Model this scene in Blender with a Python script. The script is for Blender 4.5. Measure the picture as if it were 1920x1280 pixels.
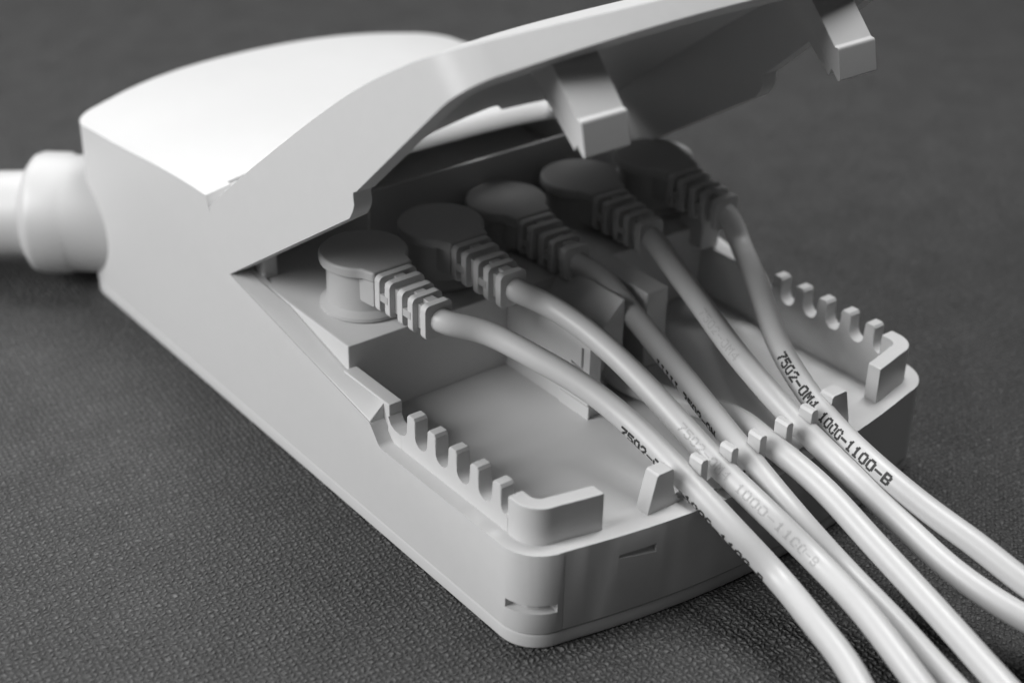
import bpy, bmesh, math, random
from mathutils import Vector, Matrix
random.seed(4)
S = 0.01                      # all shape coordinates below are centimetres
scn = bpy.context.scene
for o in list(bpy.data.objects): bpy.data.objects.remove(o)

# ------------------------------------------------------------------ camera
PITCH, AZ, ROLL = math.radians(60.25083), math.radians(-38.19587), math.radians(1.09220)
CAM = Vector((-13.4136, -17.2240, 17.7018))
FPX = 3106.35
cam_d = bpy.data.cameras.new('camera'); cam = bpy.data.objects.new('camera', cam_d)
scn.collection.objects.link(cam)
R3 = Matrix.Rotation(AZ, 3, 'Z') @ Matrix.Rotation(PITCH, 3, 'X') @ Matrix.Rotation(ROLL, 3, 'Z')
cam.matrix_world = Matrix.Translation(CAM * S) @ R3.to_4x4()
cam_d.sensor_width = 36; cam_d.lens = FPX / 1920 * 36
cam_d.clip_start = 0.01; cam_d.clip_end = 50
cam_d.dof.use_dof = True; cam_d.dof.focus_distance = 0.284; cam_d.dof.aperture_fstop = 13
scn.camera = cam

# ------------------------------------------------------------------ light
w = bpy.data.worlds.new('World'); scn.world = w; w.use_nodes = True
bg = w.node_tree.nodes['Background']; bg.inputs[0].default_value = (1, 1, 1, 1); bg.inputs[1].default_value = 0.025

def area(name, loc, target, power, sx, sy=None):
    d = bpy.data.lights.new(name, 'AREA'); d.energy = power; d.shape = 'RECTANGLE'; d.size = sx; d.size_y = sy or sx
    o = bpy.data.objects.new(name, d); scn.collection.objects.link(o)
    o.location = Vector(loc) * S
    o.rotation_euler = (Vector(target) - Vector(loc)).to_track_quat('-Z', 'Y').to_euler()
    return o
area('softbox_left', (-57, 18, 37), (3, 4, 2), 5.0, .40)
area('softbox_back', (2, 64, 56), (4, 5, 2), 1.3, .42)
area('softbox_top', (22, 8, 77), (4, 2, 2), 5.8, .34)
scn.view_settings.view_transform = 'Standard'; scn.view_settings.look = 'None'
scn.view_settings.exposure = 0; scn.view_settings.gamma = 1
scn.render.engine = 'CYCLES'

# ------------------------------------------------------------------ materials
def mat(name, col, rough=.5, spec=.5, bump=None, coat=0, sss=0):
    m = bpy.data.materials.new(name); m.use_nodes = True; nt = m.node_tree; b = nt.nodes['Principled BSDF']
    b.inputs['Base Color'].default_value = (col, col, col, 1); b.inputs['Roughness'].default_value = rough
    b.inputs['Specular IOR Level'].default_value = spec
    if bump:
        sc, st, dist = bump
        tc = nt.nodes.new('ShaderNodeTexCoord'); n = nt.nodes.new('ShaderNodeTexNoise'); n.inputs['Scale'].default_value = sc
        n.inputs['Detail'].default_value = 4
        bp = nt.nodes.new('ShaderNodeBump'); bp.inputs['Strength'].default_value = st; bp.inputs['Distance'].default_value = dist
        nt.links.new(tc.outputs['Object'], n.inputs['Vector']); nt.links.new(n.outputs['Fac'], bp.inputs['Height'])
        nt.links.new(bp.outputs['Normal'], b.inputs['Normal'])
        n3 = nt.nodes.new('ShaderNodeTexNoise'); n3.inputs['Scale'].default_value = 420; n3.inputs['Detail'].default_value = 8; n3.inputs['Roughness'].default_value = .7
        nt.links.new(tc.outputs['Object'], n3.inputs['Vector'])
        for sock, lo_, hi_ in (('Roughness', rough-.03, rough+.04),):
            mr = nt.nodes.new('ShaderNodeMapRange'); mr.inputs['From Min'].default_value = .35; mr.inputs['From Max'].default_value = .65
            mr.inputs['To Min'].default_value = lo_; mr.inputs['To Max'].default_value = hi_
            nt.links.new(n3.outputs['Fac'], mr.inputs['Value']); nt.links.new(mr.outputs[0], b.inputs[sock])
        cr = nt.nodes.new('ShaderNodeValToRGB'); cr.color_ramp.elements[0].position = .3; cr.color_ramp.elements[1].position = .62
        a_, z_ = col*.985, col*1.005; cr.color_ramp.elements[0].color = (a_, a_, a_, 1); cr.color_ramp.elements[1].color = (z_, z_, z_, 1)
        nt.links.new(n3.outputs['Fac'], cr.inputs[0]); nt.links.new(cr.outputs[0], b.inputs['Base Color'])
    return m
M_BOX = mat('white_moulded_plastic', .62, .42, .45, (2600, .12, .0001))
M_PLUG = mat('grey_plug_rubber', .45, .5, .4, (3000, .15, .0001))
M_RIB = mat('pale_rib_rubber', .58, .5, .4, (3000, .15, .0001))
M_CORD = mat('grey_cord_jacket', .57, .38, .45, (1500, .08, .0001))
M_INK = mat('black_ink', .05, .6, .3)
M_INKP = mat('faded_grey_ink', .47, .6, .3)
M_GLAND = mat('white_gland_nylon', .57, .38, .5)

def table_mat():
    m = bpy.data.materials.new('dark_textured_vinyl'); m.use_nodes = True; nt = m.node_tree; N = nt.nodes; Lk = nt.links
    b = N['Principled BSDF']; b.inputs['Roughness'].default_value = .52; b.inputs['Specular IOR Level'].default_value = .5
    tc = N.new('ShaderNodeTexCoord')
    hs = []
    for rot_ in (.12, 1.69):
        mp = N.new('ShaderNodeMapping'); mp.inputs['Rotation'].default_value = (0, 0, rot_); Lk.new(tc.outputs['Object'], mp.inputs['Vector'])
        wv = N.new('ShaderNodeTexWave'); wv.wave_type = 'BANDS'; wv.bands_direction = 'Y'; wv.inputs['Scale'].default_value = 280
        wv.inputs['Distortion'].default_value = 5.5; wv.inputs['Detail'].default_value = 3; wv.inputs['Detail Scale'].default_value = 2.2
        Lk.new(mp.outputs[0], wv.inputs['Vector']); hs.append(wv)
    v = N.new('ShaderNodeMath'); v.operation = 'MULTIPLY'; Lk.new(hs[0].outputs['Fac'], v.inputs[0]); Lk.new(hs[1].outputs['Fac'], v.inputs[1])
    n2 = N.new('ShaderNodeTexNoise'); n2.inputs['Scale'].default_value = 1300; n2.inputs['Detail'].default_value = 5; Lk.new(tc.outputs['Object'], n2.inputs['Vector'])
    mx = N.new('ShaderNodeMath'); mx.operation = 'ADD'; Lk.new(v.outputs[0], mx.inputs[0]); Lk.new(n2.outputs['Fac'], mx.inputs[1])
    bp = N.new('ShaderNodeBump'); bp.inputs['Strength'].default_value = 1.0; bp.inputs['Distance'].default_value = .0006
    Lk.new(mx.outputs[0], bp.inputs['Height']); Lk.new(bp.outputs[0], b.inputs['Normal'])
    cr = N.new('ShaderNodeValToRGB'); cr.color_ramp.elements[0].position = .15; cr.color_ramp.elements[1].position = .75
    cr.color_ramp.elements[0].color = (.016, .016, .016, 1); cr.color_ramp.elements[1].color = (.150, .150, .150, 1)
    mot = N.new('ShaderNodeTexNoise'); mot.inputs['Scale'].default_value = 90; mot.inputs['Detail'].default_value = 6; Lk.new(tc.outputs['Object'], mot.inputs['Vector'])
    mr = N.new('ShaderNodeMapRange'); mr.inputs['To Min'].default_value = .36; mr.inputs['To Max'].default_value = .64; Lk.new(mot.outputs['Fac'], mr.inputs['Value'])
    mm = N.new('ShaderNodeMath'); mm.operation = 'MULTIPLY'; Lk.new(mx.outputs[0], mm.inputs[0]); Lk.new(mr.outputs[0], mm.inputs[1])
    Lk.new(mm.outputs[0], cr.inputs[0]); Lk.new(cr.outputs[0], b.inputs['Base Color'])
    return m

# ------------------------------------------------------------------ mesh helpers
XL, XR = -.40, 9.23; XC = (XL + XR) / 2
col = scn.collection
def tag(o, label=None, cat=None, group=None, kind=None):
    if label: o['label'] = label
    if cat: o['category'] = cat
    if group: o['group'] = group
    if kind: o['kind'] = kind
    return o
def empty(name, loc=(0, 0, 0)):
    o = bpy.data.objects.new(name, None); col.objects.link(o); o.location = Vector(loc) * S
    o.empty_display_size = .01; return o
def link(name, bm, m, parent=None, smooth=35):
    bmesh.ops.recalc_face_normals(bm, faces=bm.faces)
    for v in bm.verts: v.co *= S
    me = bpy.data.meshes.new(name); bm.to_mesh(me); bm.free()
    return link_me(name, me, m, parent, smooth)
def link_me(name, me, m, parent=None, smooth=35):
    me.materials.clear(); me.materials.append(m)
    for p in me.polygons: p.use_smooth = True
    try: me.set_sharp_from_angle(angle=math.radians(smooth))
    except Exception: pass
    o = bpy.data.objects.new(name, me); col.objects.link(o)
    wn = o.modifiers.new('weighted', 'WEIGHTED_NORMAL'); wn.keep_sharp = True; wn.weight = 90
    if parent is not None:
        o.parent = parent
        root = parent
        while root.parent: root = root.parent
        o.location = -root.location if parent.type == 'EMPTY' else (0, 0, 0)
    return o
def prism(pts, z0, z1, bm=None, f=None):
    """pts: 2D polygon; extruded from z0 to z1; f maps (a,b,c)->xyz"""
    bm = bm or bmesh.new(); f = f or (lambda a, b, c: (a, b, c))
    lo = [bm.verts.new(f(a, b, z0)) for a, b in pts]; hi = [bm.verts.new(f(a, b, z1)) for a, b in pts]
    n = len(pts)
    bm.faces.new(lo[::-1]); bm.faces.new(hi)
    for i in range(n): bm.faces.new((lo[i], lo[(i+1) % n], hi[(i+1) % n], hi[i]))
    bmesh.ops.recalc_face_normals(bm, faces=bm.faces)
    return bm
def yz(pts, x0, x1, bm=None): return prism(pts, x0, x1, bm, lambda a, b, c: (c, a, b))
def crown(x, y=9):
    t = min(1, max(0, (y+1.75)/3.2)); return .33*(1-min(1, abs(x-XC)/4.82)**3)*t*t*(3-2*t)
def yzc(pts, tops, n=40):
    """side profile lofted across the width; the points in tops follow the arched cover"""
    bm = bmesh.new(); rings = []; m = len(pts)
    xs = [-3.0] + [XL-.05 + (XR-XL+.1)*k/n for k in range(n+1)] + [12.0]
    for x in xs: rings.append([bm.verts.new((x, y, z + (crown(x, y) if i in tops else 0))) for i, (y, z) in enumerate(pts)])
    for a, b_ in zip(rings, rings[1:]):
        for k in range(m): bm.faces.new((a[k], a[(k+1) % m], b_[(k+1) % m], b_[k]))
    bm.faces.new(rings[0][::-1]); bm.faces.new(rings[-1]); bmesh.ops.recalc_face_normals(bm, faces=bm.faces)
    return bm
def prof(lo, top, tail=()):
    lo = list(lo); top = list(top); return yzc(lo + top + list(tail), set(range(len(lo), len(lo)+len(top))))
def box(x0, x1, y0, y1, z0, z1, bm=None): return prism([(x0, y0), (x1, y0), (x1, y1), (x0, y1)], z0, z1, bm)
def bevel(bm, wd, seg=2, ang=40, sel=None):
    es = [e for e in bm.edges if e.is_manifold and e.calc_face_angle(0) > math.radians(ang) and (sel is None or sel(e))]
    bmesh.ops.bevel(bm, geom=es, offset=wd, segments=seg, profile=.5, affect='EDGES', clamp_overlap=True)
    return bm
def tmp(bm):
    me = bpy.data.meshes.new('cutter'); bm.to_mesh(me); bm.free()
    o = bpy.data.objects.new('cutter', me); col.objects.link(o); return o
def boolean(bm, ops):
    """ops: list of (operation, bm)"""
    o = tmp(bm); cs = []
    for op, b in ops:
        c = tmp(b); cs.append(c); md = o.modifiers.new('b', 'BOOLEAN'); md.operation = op; md.object = c; md.solver = 'EXACT'
    dg = bpy.context.evaluated_depsgraph_get(); dg.update()
    me = bpy.data.meshes.new_from_object(o.evaluated_get(dg))
    r = bmesh.new(); r.from_mesh(me)
    for c in cs + [o]: bpy.data.objects.remove(c)
    bmesh.ops.remove_doubles(r, verts=r.verts, dist=.0015)
    bmesh.ops.dissolve_degenerate(r, edges=r.edges, dist=.001)
    return r
def lathe(prof, o, ax, n=40, bm=None):
    """prof: list of (t along axis, radius)"""
    bm = bm or bmesh.new(); ax = Vector(ax).normalized(); o = Vector(o)
    u = ax.orthogonal().normalized(); v = ax.cross(u); rings = []
    for t, r in prof:
        rings.append([bm.verts.new(o + ax*t + (u*math.cos(2*math.pi*k/n) + v*math.sin(2*math.pi*k/n))*r) for k in range(n)])
    for a, b in zip(rings, rings[1:]):
        for k in range(n): bm.faces.new((a[k], a[(k+1) % n], b[(k+1) % n], b[k]))
    bm.faces.new(rings[0][::-1]); bm.faces.new(rings[-1]); bmesh.ops.recalc_face_normals(bm, faces=bm.faces)
    return bm

# ------------------------------------------------------------------ box outline (plan) and side profile
def outline(off, r0=.75, n=9, nf=28):
    r = max(r0 - off, .12); xl, xr = XL + off, XR - off; h = (xr - xl)/2 - r
    yf = lambda x: -1.25 + off - .5*(1 - min(1, ((x-XC)/h)**2))
    yb = lambda x: 14.95 - off + .85*(1 - min(1, ((x-XC)/h)**2))
    P = []
    for k in range(n+1):
        a = math.pi + k/n*math.pi/2*.96; P.append((xl + r + r*math.cos(a), -1.25 + off + r + r*math.sin(a)))
    for k in range(1, nf): x = xl + r + (xr-xl-2*r)*k/nf; P.append((x, yf(x)))
    for k in range(n, -1, -1):
        a = math.pi + k/n*math.pi/2*.96; P.append((2*XC - (xl + r + r*math.cos(a)), -1.25 + off + r + r*math.sin(a)))
    for k in range(n+1):
        a = k/n*math.pi/2*.9; P.append((xr - r + r*math.cos(a), 14.95 - off - r + r*math.sin(a)))
    for k in range(nf-1, 0, -1): x = xl + r + (xr-xl-2*r)*k/nf; P.append((x, yb(x)))
    for k in range(n, -1, -1):
        a = k/n*math.pi/2*.9; P.append((2*XC - (xr - r + r*math.cos(a)), 14.95 - off - r + r*math.sin(a)))
    return P
ZT = [(-3, 2.25), (-2, 2.72), (-.85, 3.14), (.34, 3.47), (1.68, 3.75), (3.3, 3.98), (4.6, 4.13), (5.9, 4.27), (7, 4.37), (8, 4.44), (8.9, 4.47),
      (10.6, 4.38), (12.5, 4.19), (14.3, 4.05), (17.5, 3.72)]
def ztop(y):                                   # Catmull-Rom style smooth interpolation
    P = ZT
    for i in range(len(P)-1):
        if P[i][0] <= y <= P[i+1][0] or i == len(P)-2:
            y0, z0 = P[i]; y1, z1 = P[i+1]
            m0 = (z1-P[max(i-1, 0)][1])/(y1-P[max(i-1, 0)][0]); m1 = (P[min(i+2, len(P)-1)][1]-z0)/(P[min(i+2, len(P)-1)][0]-y0)
            h = y1-y0; t = (y-y0)/h
            return (2*t**3-3*t*t+1)*z0+(t**3-2*t*t+t)*h*m0+(-2*t**3+3*t*t)*z1+(t**3-t*t)*h*m1
def zs(y0, y1, n, d=0): return [(y0+(y1-y0)*k/n, ztop(y0+(y1-y0)*k/n)-d) for k in range(n+1)]
TH = math.radians(43.5); PV = (8.15, 3.68)
def opened(co):
    u = PV[0]-co[1]; z = co[2]-PV[1]
    return Vector((co[0], PV[0]-(math.cos(TH)*u-math.sin(TH)*z), PV[1]+math.sin(TH)*u+math.cos(TH)*z))

# ------------------------------------------------------------------ table
bm = bmesh.new(); bmesh.ops.create_grid(bm, x_segments=2, y_segments=2, size=300)
t = link('table_top', bm, table_mat()); tag(t, kind='structure')

# ------------------------------------------------------------------ the box
BOX = empty('cable_box', (XC, 6.5, 0))
tag(BOX, 'white plastic cable connection box standing open on the dark table, lid raised', 'box')

shell = boolean(prism(outline(0), .32, 6), [
    ('INTERSECT', prof([(-4, .2), (-4, 1.88), (2.92, 1.88), (3.0, 1.93), (3.22, 2.2), (3.3, 2.25), (8.02, 3.11), (8.38, 3.55), (8.62, 4.1)], zs(8.76, 17.5, 16), [(17.5, .2)])),
    ('DIFFERENCE', boolean(prism(outline(.55), 1.42, 7), [('INTERSECT', box(-2, 12, -4, 8.9, 1.0, 8))])),
    ('DIFFERENCE', boolean(prism(outline(.28), 1.42, 7), [('INTERSECT', prof([(8.0, 1.2)], zs(8.0, 17.5, 8, .28), [(17.5, 1.2)]))])),
])
bevel(shell, .07, 3, 42)
SH = link('housing', shell, M_BOX, BOX)
SH['label'] = 'white housing with curved rear cover, open tray in front'
# corner slot and front slot
def cut_slot(obj, bmc):
    c = tmp(bmc)
    for v in c.data.vertices: v.co *= S
    md = obj.modifiers.new('slot', 'BOOLEAN'); md.object = c; md.operation = 'DIFFERENCE'; md.solver = 'EXACT'
    off = obj.matrix_basis.translation + (obj.parent.matrix_basis.translation if obj.parent else Vector())
    dg = bpy.context.evaluated_depsgraph_get(); dg.update()
    me = bpy.data.meshes.new_from_object(obj.evaluated_get(dg)); obj.modifiers.clear(); obj.data = me
    bpy.data.objects.remove(c)
slot1 = yz([(-1.9, 1.28), (-1.56, 1.345), (-1.41, 1.47), (-1.41, 1.50), (-1.9, 1.50)], 1.28, 1.98)
cut_slot(SH, slot1)
slot2 = prism([(-.6, -.62), (-.23, -.62), (-.12, -.86), (.02, -.98), (.2, -1.06), (.2, -1.6), (-.6, -1.6)], .72, .89)
cut_slot(SH, slot2)
cut_slot(SH, box(.298, .318, -1.4, -1.238, .2, 1.80))

b = prism(outline(.01), .0, .29); bevel(b, .05, 2, 50); link('base_plate', b, M_BOX, BOX)
link('seam_core', prism(outline(.06), .27, .34), M_BOX, BOX)

L0 = [(8.95, 4.0), (8.6, 3.98), (8.42, 4.02), (8.42, 4.13), (8.52, 4.29), (8.70, 4.395), (8.95, 4.40)]
b = boolean(yzc(L0, set(range(7))), [('INTERSECT', box(.0, 8.83, 8, 9.5, 3, 6))])
link('cover_front_lip', b, M_BOX, BOX)
b = box(2.4, 8.82, 7.42, 7.50, 2.9, 4.3); bevel(b, .02, 2); link('added_light_baffle', b, M_BOX, BOX)  # added wall keeping light from the lid opening off deck and plug heads
# socket deck
b = box(.02, 8.81, 4.55, 13.8, 1.40, 3.0); bevel(b, .05, 2); link('socket_deck', b, M_BOX, BOX)

# side rails: sloping band from the outer edge up to the inner wall
for sgn in (1, -1):
    st = []
    for y in (3.26, 3.6, 4.6, 5.5, 6.5, 7.5, 8.0):
        zo = 2.25 + max(0, y-3.3)*.1822; q = min(1, max(0, (y-4.6)/1.9)); zi = max(2.53 + .44*q, zo+.01); xo = XL+.012
        st.append([(xo, y, zo+.004), (-.085+.08*q, y, zi), (.04, y, zi-.02), (.04, y, 1.5), (XL+.05, y, 1.5)])
    xa, xb = (-.09, .19) if sgn > 0 else (2*XC-.19, 2*XC+.09)
    b = yz([(3.1, 1.5), (3.1, 2.56), (4.56, 2.56), (4.56, 1.5)], xa, xb); bevel(b, .03, 2); link('side_rail', b, M_BOX, BOX)
    def mk(st, name):
        bm = bmesh.new(); rings = [[bm.verts.new((x if sgn > 0 else 2*XC-x, y, z)) for x, y, z in r] for r in st]
        for a, c in zip(rings, rings[1:]):
            n = len(a)
            for k in range(n): bm.faces.new((a[k], a[(k+1) % n], c[(k+1) % n], c[k]))
        bm.faces.new(rings[0]); bm.faces.new(rings[-1]); bmesh.ops.recalc_face_normals(bm, faces=bm.faces)
        bevel(bm, .03, 2, 50); return link(name, bm, M_BOX, BOX)
    mk(st, 'side_rail')
# comb teeth along both sides
def tooth_bm(mid, pitch, w, z0, z1, zs_, a0, a1, axis='y', r=.0):
    """tooth with filleted foot; profile in (along, z), extruded across a0..a1"""
    h = pitch/2; rr = h - w/2
    P = [(-h, z0)]
    for k in range(7):                       # left fillet
        a = math.pi/2*k/6; P.append((-h + rr*math.sin(a), zs_ + rr*(1-math.cos(a))))
    P += [(-w/2, z1-.05), (-w/2+.04, z1), (w/2-.04, z1), (w/2, z1-.05)]
    for k in range(6, -1, -1):
        a = math.pi/2*k/6; P.append((h - rr*math.sin(a), zs_ + rr*(1-math.cos(a))))
    P.append((h, z0)); P = [(p[0]+mid, p[1]) for p in P]
    if axis == 'y': b = yz(P, a0, a1)
    else: b = prism(P, a0, a1, None, lambda a, c, y: (a, y, c))
    es = [e for e in b.edges if e.calc_face_angle(0) > .9 and min(v.co.z for v in e.verts) > zs_+.15]
    bmesh.ops.bevel(b, geom=es, offset=.025, segments=2, profile=.5, affect='EDGES')
    return b
for side in (0, 1):
    a0, a1 = (-.12, .156) if side == 0 else (2*XC-.156, 2*XC+.12)
    for i in range(5):
        link('comb_tooth', tooth_bm(i*.6, .6, .24, 1.6, 2.68, 2.17, a0, a1), M_BOX, BOX)
    # foot of the block after the last tooth and of the corner piece
    b = yz([(2.703, 1.6), (2.703, 2.15), (2.9, 2.16), (3.02, 2.22), (3.09, 2.34), (3.11, 1.6)], a0, a1); link('comb_foot', b, M_BOX, BOX)

# corner guards
def ring_sector(off0, off1, ok, z0, z1):
    A = [p for p in outline(off0, n=9, nf=60) if ok(p)]; B = [p for p in outline(off1, n=9, nf=60) if ok(p)]
    return prism(A + B[::-1], z0, z1)
for mir in (0, 1):
    def okf(p, mir=mir):
        x = 2*XC-p[0] if mir else p[0]
        return p[1] < -.33 and x < 1.25
    A = outline(.27, nf=90); B = outline(.57, nf=90)
    fa = [p for p in A if okf(p)]; fb = [p for p in B if okf(p)]
    key = (lambda p: (2*XC-p[0] if mir else p[0]) - p[1])
    fa.sort(key=key); fb.sort(key=key)
    endx = 1.2 if not mir else 2*XC-1.2
    xs = .13 if not mir else 2*XC-.13; xs2 = .17 if not mir else 2*XC-.17
    xo = XL+.27 if not mir else XR-.27; xi = XL+.57 if not mir else XR-.57
    fa = [(xo, -.30)] + fa; fb = [(xi, -.30)] + fb
    b = prism(fa + fb[::-1], 1.6, 2.60); bevel(b, .035, 2, 42); link('corner_guard', b, M_BOX, BOX)

# front comb: posts and end blocks
def yfront(x): return -1.25 + .27 - .5*(1-((x-XC)/4.0)**2)
for i in range(5):
    x = 3.10 + .65*i; y = yfront(x)
    link('comb_post', tooth_bm(x, .65, .17, 1.6, 2.60, 1.92, y-.0, y+.3, 'x'), M_BOX, BOX)
for mir in (0, 1):
    P = [(1.98, 1.6), (2.0, 1.9), (2.16, 2.56), (2.20, 2.6), (2.5, 2.6), (2.54, 2.55), (2.56, 2.2), (2.62, 2.02), (2.7, 1.94), (2.77, 1.92), (2.77, 1.6)]
    if mir: P = [(2*XC-.02-a, c) for a, c in P]
    y = yfront(P[0][0]); b = prism(P, y-.0, y+.3, None, lambda a, c, q: (a, q, c)); bevel(b, .025, 2, 50)
    link('comb_end_block', b, M_BOX, BOX)

# centre latch receivers and partition
def rbox(x0, x1, y0, y1, z0, z1, name, bv=.04, m=M_BOX):
    b = box(x0, x1, y0, y1, z0, z1); bevel(b, bv, 3); return link(name, b, m, BOX)
b = prism([(4.40, 1.4), (4.40, 2.52), (4.44, 2.62), (4.96, 3.12), (5.03, 3.14), (5.03, 1.4)], 2.82, 4.9, None, lambda a, c, q: (a, q, c)); bevel(b, .035, 2); link('latch_receiver', b, M_BOX, BOX)
rbox(5.60, 6.15, 2.85, 4.9, 1.4, 3.05, 'latch_receiver')
b = boolean(yz([(2.1, 1.40), (2.1, 3.0), (4.56, 3.0), (4.56, 1.40)], 3.58, 3.86),
            [('DIFFERENCE', yz([(2.28, 2.80), (2.28, 2.30), (2.62, 2.36), (2.62, 2.42), (2.34, 2.38), (2.34, 2.80)], 3.4, 3.70))])
bevel(b, .02, 2, 60); link('partition', b, M_BOX, BOX)
b = yz([(2.05, 1.40), (2.05, 1.68), (2.9, 1.68), (2.9, 1.40)], 3.55, 3.60); bevel(b, .015, 2); link('partition_foot', b, M_BOX, BOX)
rbox(.12, .45, 7.65, 8.0, 2.95, 3.5, 'hinge_boss', .06)
rbox(8.3, 8.8, 4.2, 4.9, 2.6, 3.25, 'hinge_boss', .06)

# ------------------------------------------------------------------ lid (built closed, then swung open)
lo = [(-4, 2.45), (2.75, 2.5), (2.84, 2.53), (2.9, 2.48), (2.98, 2.36), (3.1, 2.3), (3.3, 2.25), (8.42, 3.175), (8.50, 3.6), (8.34, 4.15)]
top = zs(8.05, -3.9, 26)
lid = boolean(prism(outline(-.015), 1.5, 6), [('INTERSECT', prof(lo, top)),
      ('DIFFERENCE', prism([(3.85, 9.5), (3.95, 8.0), (4.19, 7.4), (4.46, 7.12), (4.86, 6.68), (5.25, 6.38), (5.45, 6.40), (5.83, 6.85), (6.88, 6.88), (7.7, 6.98), (7.8, 9.5)], 3.3, 7)),  # opening added so the lit lip beneath shows as a bright strip
      ('DIFFERENCE', boolean(prism(outline(.34), 1.2, 7), [('INTERSECT', prof([(-4.5, 1.5), (9.2, 1.5)], zs(9.2, -3.6, 18, .27)))]))])
bevel(lid, .05, 3, 42)
for v in lid.verts: v.co = opened(v.co)
LID = link('lid', lid, M_BOX, BOX); LID['label'] = 'hinged white lid swung open over the tray'
for x0 in (1.24, 2*XC-1.24-.9):
    x1 = x0 + .9
    b = yz([(-1.14, 2.9), (-1.14, 1.56), (-1.19, 1.51), (-1.17, 1.46), (-.92, 1.03), (-.86, 1.05), (-.82, 2.9)], x0, x1)
    bevel(b, .025, 2, 42)
    for v in b.verts: v.co = opened(v.co)
    link('latch_prong', b, M_BOX, LID)
    b = yz([(-.84, 2.95), (-.88, 1.32), (-.70, 1.25), (-.5, 2.95)], x0+.05, x0+.18)
    for v in b.verts: v.co = opened(v.co)
    link('prong_rib', b, M_BOX, LID)

# ------------------------------------------------------------------ cable gland and supply cable
ga = Vector((-.77, .64, 0)).normalized(); go = Vector((-.30, 15.2, 1.6))
b = lathe([(-1.5, 1.30), (.1, 1.30), (.2, 1.36), (.75, 1.36), (.92, 1.30), (1.05, 1.12), (1.08, .9)], go, ga, 48)
link('cable_gland', b, M_GLAND, BOX)
SUP = lathe([(.9, .97), (3.2, .96), (3.3, .9), (18, .9)], go, ga + Vector((0, 0, -.045)), 40)
s = link('supply_cable', SUP, M_GLAND)
tag(s, 'thick white round supply cable entering the gland at the far left end of the box', 'cable')

# ------------------------------------------------------------------ cords
def ray(px, z):
    d = R3 @ Vector(((px[0]-960)/FPX, -(px[1]-640)/FPX, -1)); t = (z-CAM.z)/d.z
    return CAM + d*t
def spline(P, step=.06):
    Q = [P[0]*2-P[1]] + P + [P[-1]*2-P[-2]]; out = []
    for i in range(1, len(Q)-2):
        p0, p1, p2, p3 = Q[i-1:i+3]; n = max(2, int((p2-p1).length/step))
        t0 = 0; d = [(a-b_).length**.5 for a, b_ in ((p1, p0), (p2, p1), (p3, p2))]
        t1 = d[0]; t2 = t1+d[1]; t3 = t2+d[2]
        for k in range(n):
            t = t1+(t2-t1)*k/n
            A1 = p0*((t1-t)/(t1-t0))+p1*((t-t0)/(t1-t0)); A2 = p1*((t2-t)/(t2-t1))+p2*((t-t1)/(t2-t1)); A3 = p2*((t3-t)/(t3-t2))+p3*((t-t2)/(t3-t2))
            B1 = A1*((t2-t)/(t2-t0))+A2*((t-t0)/(t2-t0)); B2 = A2*((t3-t)/(t3-t1))+A3*((t-t1)/(t3-t1))
            out.append(B1*((t2-t)/(t2-t1))+B2*((t-t1)/(t2-t1)))
    out.append(P[-1].copy()); return out
def resample(C, step):
    out = [C[0].copy()]; acc = 0
    for a, b_ in zip(C, C[1:]):
        L = (b_-a).length; t = step-acc
        while t <= L: out.append(a+(b_-a)*(t/L)); t += step
        acc = L-(t-step)
    return out
def smooth(C, it=40):
    for _ in range(it): C = [C[0]] + [(C[i-1]+C[i]*2+C[i+1])/4 for i in range(1, len(C)-1)] + [C[-1]]
    return C
def tube(C, r, n=20):
    bm = bmesh.new(); rings = []; up = Vector((0, 0, 1))
    for i, p in enumerate(C):
        T = (C[min(i+1, len(C)-1)]-C[max(i-1, 0)]).normalized(); s_ = T.cross(up).normalized(); v_ = s_.cross(T)
        rings.append([bm.verts.new(p + (s_*math.cos(2*math.pi*k/n)+v_*math.sin(2*math.pi*k/n))*r) for k in range(n)])
    for a, b_ in zip(rings, rings[1:]):
        for k in range(n): bm.faces.new((a[k], a[(k+1) % n], b_[(k+1) % n], b_[k]))
    bm.faces.new(rings[0][::-1]); bm.faces.new(rings[-1]); return bm

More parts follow.
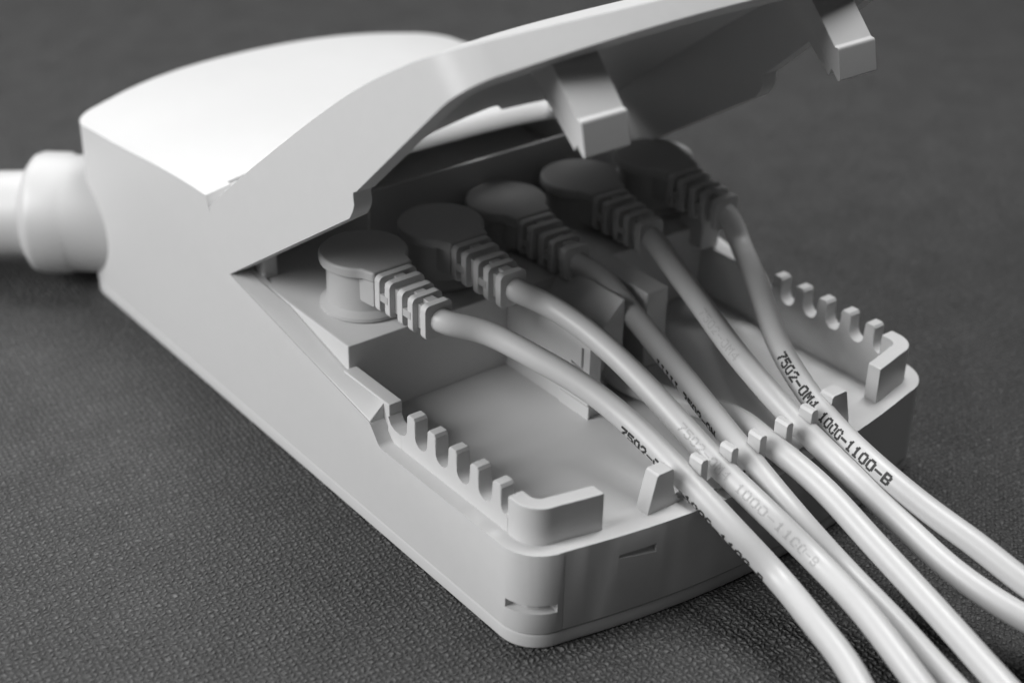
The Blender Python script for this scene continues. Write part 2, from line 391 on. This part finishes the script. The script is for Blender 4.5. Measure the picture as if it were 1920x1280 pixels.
FONT = {'0': '01110 10001 10001 10001 10001 10001 01110', '1': '01110 00100 00100 00100 00100 01100 00100', '2': '11111 01000 00100 00010 00001 10001 01110',
        '5': '01110 10001 00001 00001 11110 10000 11111', '7': '01000 01000 00100 00100 00010 00001 11111', '-': '00000 00000 00000 11111 00000 00000 00000',
        'M': '10001 10001 10001 10101 10101 11011 10001', '4': '00010 00010 11111 10010 01010 00110 00010', 'B': '11110 10001 10001 11110 10001 10001 11110',
        'I': '01110 00100 00100 00100 00100 00100 01110', ' ': '00000 00000 00000 00000 00000 00000 00000', '8': '01110 10001 10001 01110 10001 10001 01110'}
def print_text(C, text, s0, phi0, r, parent, m, cw=.172, h=.195, e=.82):
    """dot-matrix ink print following the jacket: s0 arc length of the start, phi0 angle from the viewer side"""
    step = .01; D = resample(C, step); bm = bmesh.new(); dx = cw/6.3; dp = h/7/r; rr = r+.004
    def pt(s, ph):
        i = min(max(int(s/step), 1), len(D)-2); T = (D[i+1]-D[i-1]).normalized()
        n_ = (CAM-D[i]); n_ = (n_-T*n_.dot(T)).normalized(); u_ = n_.cross(T).normalized()
        if u_.dot(R3 @ Vector((1, 1, 0))) < 0: u_ = -u_
        base = D[i] + T*(s-i*step)
        return base + (n_*math.cos(ph)+u_*math.sin(ph))*rr
    for ci, ch in enumerate(text):
        rows = FONT[ch].split()
        for ri, row in enumerate(rows):           # rows listed bottom to top
            for qi, c in enumerate(row):
                if c != '1' or random.random() < .06: continue
                s = s0 + ci*cw + qi*dx; ph = phi0 + (ri-3)*dp
                q = [bm.verts.new(pt(s+a*dx*e, ph+b_*dp*e)) for a, b_ in ((-1, -.8), (0, -1), (1, -.8), (1, .8), (0, 1), (-1, .8))]
                bm.faces.new(q)
    o = link('printed_text', bm, m, parent); return o

RC = .218
GRP = 'pale grey data cords running out over the front comb'
def plug(root, x, y, yaw, zo=0.0):
    """round headed angled plug with ribbed strain relief; pointing to -Y, yaw turns it about its stem"""
    rot = Matrix.Rotation(yaw, 3, 'Z'); ctr = Vector((x, y, 0))
    def place(b, pitch=0):
        for v in b.verts:
            c = v.co.copy()
            v.co = rot @ c + ctr + Vector((0, 0, zo))
        return b
    # stem with flange
    b = lathe([(3.0, .80), (3.04, .84), (3.10, .835), (3.15, .78), (3.20, .72), (3.30, .70), (3.95, .69)], (0, 0, 0), (0, 0, 1), 44)
    P = link('plug', place(b), M_PLUG, root)
    # teardrop head: disc plus neck
    pts = []; R_ = .82; hw = .43
    a0 = math.radians(-52)
    for k in range(37):
        a = a0 + (math.pi - 2*a0)*k/36; pts.append((R_*math.cos(a), R_*math.sin(a)))
    pts += [(-hw-.04, -.78), (-hw, -.92), (hw, -.92), (hw+.04, -.78)]
    b = prism(pts, 3.91, 4.12); bevel(b, .05, 3, 40); link('plug_head', place(b), M_PLUG, P)
    b = prism([(-.50, -.1), (-.46, -.5), (-.42, -.9), (.42, -.9), (.46, -.5), (.50, -.1)], 3.40, 4.0); bevel(b, .05, 2, 40); link('plug_neck', place(b), M_PLUG, P)
    # strain relief
    ys = [-1.0, -1.27, -1.60, -1.87, -2.20]
    def sec(y):
        t = (-y-.9)/1.3; return (.43-.13*t, 3.38-.04*t-.05*t, 4.10-.13*t)       # half width, z0, z1
    core = bmesh.new(); rg = []
    for y in (-.85, -2.26):
        w_, z0, z1 = sec(y); w_ -= .11; z0 += .11; z1 -= .11
        rg.append([core.verts.new(c) for c in ((-w_, y, z0), (w_, y, z0), (w_, y, z1), (-w_, y, z1))])
    for k in range(4): core.faces.new((rg[0][k], rg[0][(k+1) % 4], rg[1][(k+1) % 4], rg[1][k]))
    core.faces.new(rg[0][::-1]); core.faces.new(rg[1])
    for k in (0, 2):                                   # bridges that join ribs in pairs
        w_, z0, z1 = sec(ys[k]-.13); zm = (z0+z1)/2
        box(-w_+.004, w_-.004, ys[k+1]-.02, ys[k]+.02, zm-.09, zm+.05, core)
        box(-.10, .10, ys[k+1]-.02, ys[k]+.02, z0+.03, z1-.035, core)
    k = 4; w_, z0, z1 = sec(ys[3]-.13); box(-.10, .10, ys[4]-.02, ys[3]+.02, z0+.03, z1-.035, core)
    SR = link('strain_relief', place(core), M_PLUG, P)
    for y in ys:
        w_, z0, z1 = sec(y); b = box(-w_, w_, y-.078, y+.078, z0, z1)
        es = [e for e in b.edges if abs(e.verts[0].co.y-e.verts[1].co.y) > .1]
        bmesh.ops.bevel(b, geom=es, offset=.11, segments=4, profile=.5, affect='EDGES'); bevel(b, .022, 2, 60)
        link('rib', place(b), M_RIB, P)
    return rot @ Vector((0, -2.0, 0)) + ctr + Vector((0, 0, zo+3.66)), rot @ Vector((0, -1, -.12))

cords = [
 # label, plug(x,y,yaw,dz), way points (px,py,z) after the plug, texts
 ('grey cord with the plug nearest the left wall, leftmost over the front edge', (1.17, 5.75, .03, 0),
  [(905, 620, 3.45), (1000, 668, 3.2), (1100, 727, 2.9), (1190, 800, 2.55), (1293, 905, 2.17), (1380, 998, 1.75), (1460, 1084, 1.25), (1530, 1170, 1.2), (1585, 1240, 1.1), (1640, 1340, .9), (1690, 1450, .7)]),
 ('grey cord with the second plug from the left wall and faint print', (3.0, 5.9, .0, 0),
  [(1010, 562, 3.4), (1080, 605, 3.2), (1160, 672, 2.95), (1245, 760, 2.6), (1350, 875, 2.17), (1440, 962, 1.9), (1530, 1050, 1.45), (1620, 1146, 1.35), (1715, 1270, 1.1), (1800, 1380, .8)]),
 ('grey cord with the middle plug, threaded between the two latch receivers', (5.04, 6.5, -.02, -.3),
  [(1101, 501, 3.2), (1130, 521, 3.09), (1152, 544, 2.98), (1184, 586, 2.74), (1260, 680, 2.5), (1330, 768, 2.3), (1398, 853, 2.13), (1490, 965, 1.75), (1580, 1065, 1.2), (1680, 1168, .95), (1790, 1290, .8), (1890, 1390, .7)]),
 ('grey cord without visible plug, rising from the tray under its neighbours', None,
  [(1138, 690, 1.68), (1185, 722, 1.66), (1290, 755, 1.72), (1370, 778, 1.85), (1448, 835, 2.15), (1540, 912, 1.95), (1640, 1020, 1.6), (1760, 1150, 1.3), (1875, 1278, 1.1), (1990, 1400, .9)]),
 ('grey cord with the fourth plug from the left wall, print partly worn', (6.82, 6.34, -.03, -.2),
  [(1255, 490, 3.3), (1310, 565, 3.05), (1375, 655, 2.75), (1440, 732, 2.45), (1503, 800, 2.17), (1590, 885, 1.95), (1690, 980, 1.55), (1790, 1072, 1.3), (1900, 1147, 1.1), (2020, 1210, .9), (2150, 1270, .7)]),
 ('rightmost grey cord with black dot print ending in B, from the plug farthest right', (8.45, 5.95, -.02, 0),
  [(1385, 450, 3.1), (1425, 545, 2.9), (1462, 650, 2.65), (1505, 722, 2.45), (1552, 785, 2.22), (1640, 872, 2.1), (1740, 955, 1.8), (1830, 1020, 1.6), (1925, 1095, 1.35), (2050, 1180, 1.1), (2180, 1260, .8)]),
]
for i, (lab, pl, wp) in enumerate(cords):
    start = (pl[0], pl[1], 0) if pl else tuple(ray(wp[0][:2], wp[0][2]))
    root = empty('data_cord', start); tag(root, lab, 'cord', GRP)
    P = [ray((a, b_), z) for a, b_, z in wp]
    if pl:
        e, d = plug(root, *pl); P = [e, e + d*.35] + P
    dd_ = P[-1]-P[-2]; dd_.z = 0; dd_.normalize()          # run on outside the picture and settle on the table
    for q_ in (3, 6.5, 11, 17, 24): P.append(Vector((P[-1].x, P[-1].y, 0)) + dd_*(3 + q_*.2) + Vector((0, 0, .24 + max(0, P[-1].z-.24)*(.45 if q_ < 7 else .1))))
    C = smooth(resample(spline(P), .08), 14)
    j = link('jacket', tube(C, RC), M_CORD, root)
    def arc_at(px):                       # arc length of the point of the cord nearest a picture point
        best = None; s = 0
        for k, p in enumerate(C):
            if k: s += (C[k]-C[k-1]).length
            v = R3.transposed() @ (p-CAM); u = (960+FPX*v.x/-v.z, 640-FPX*v.y/-v.z)
            dd = (u[0]-px[0])**2+(u[1]-px[1])**2
            if best is None or dd < best[0]: best = (dd, s)
        return best[1]
    D = math.radians
    if i == 0:
        print_text(C, '7502-0M4', arc_at((1185, 795)), D(-62), RC, root, M_INK); print_text(C, '1000-1100-B', arc_at((1300, 915)), D(-78), RC, root, M_INK)
    if i == 1:
        print_text(C, '7502-0M4 1000-1100-B', arc_at((1285, 800)), D(-8), RC, root, M_INKP, h=.17, e=.5)
    if i == 2:
        print_text(C, 'IIIII 7502-0M', arc_at((1243, 678)), D(-72), RC, root, M_INK); print_text(C, '1000-1100-B', arc_at((1415, 875)), D(-78), RC, root, M_INK)
    if i == 4:
        print_text(C, '7502-0M4', arc_at((1325, 590)), D(-15), RC, root, M_INKP, h=.17, e=.5)
    if i == 5:
        print_text(C, '7502-0M4 1000-1100-B', arc_at((1468, 680)), D(-12), RC, root, M_INK)
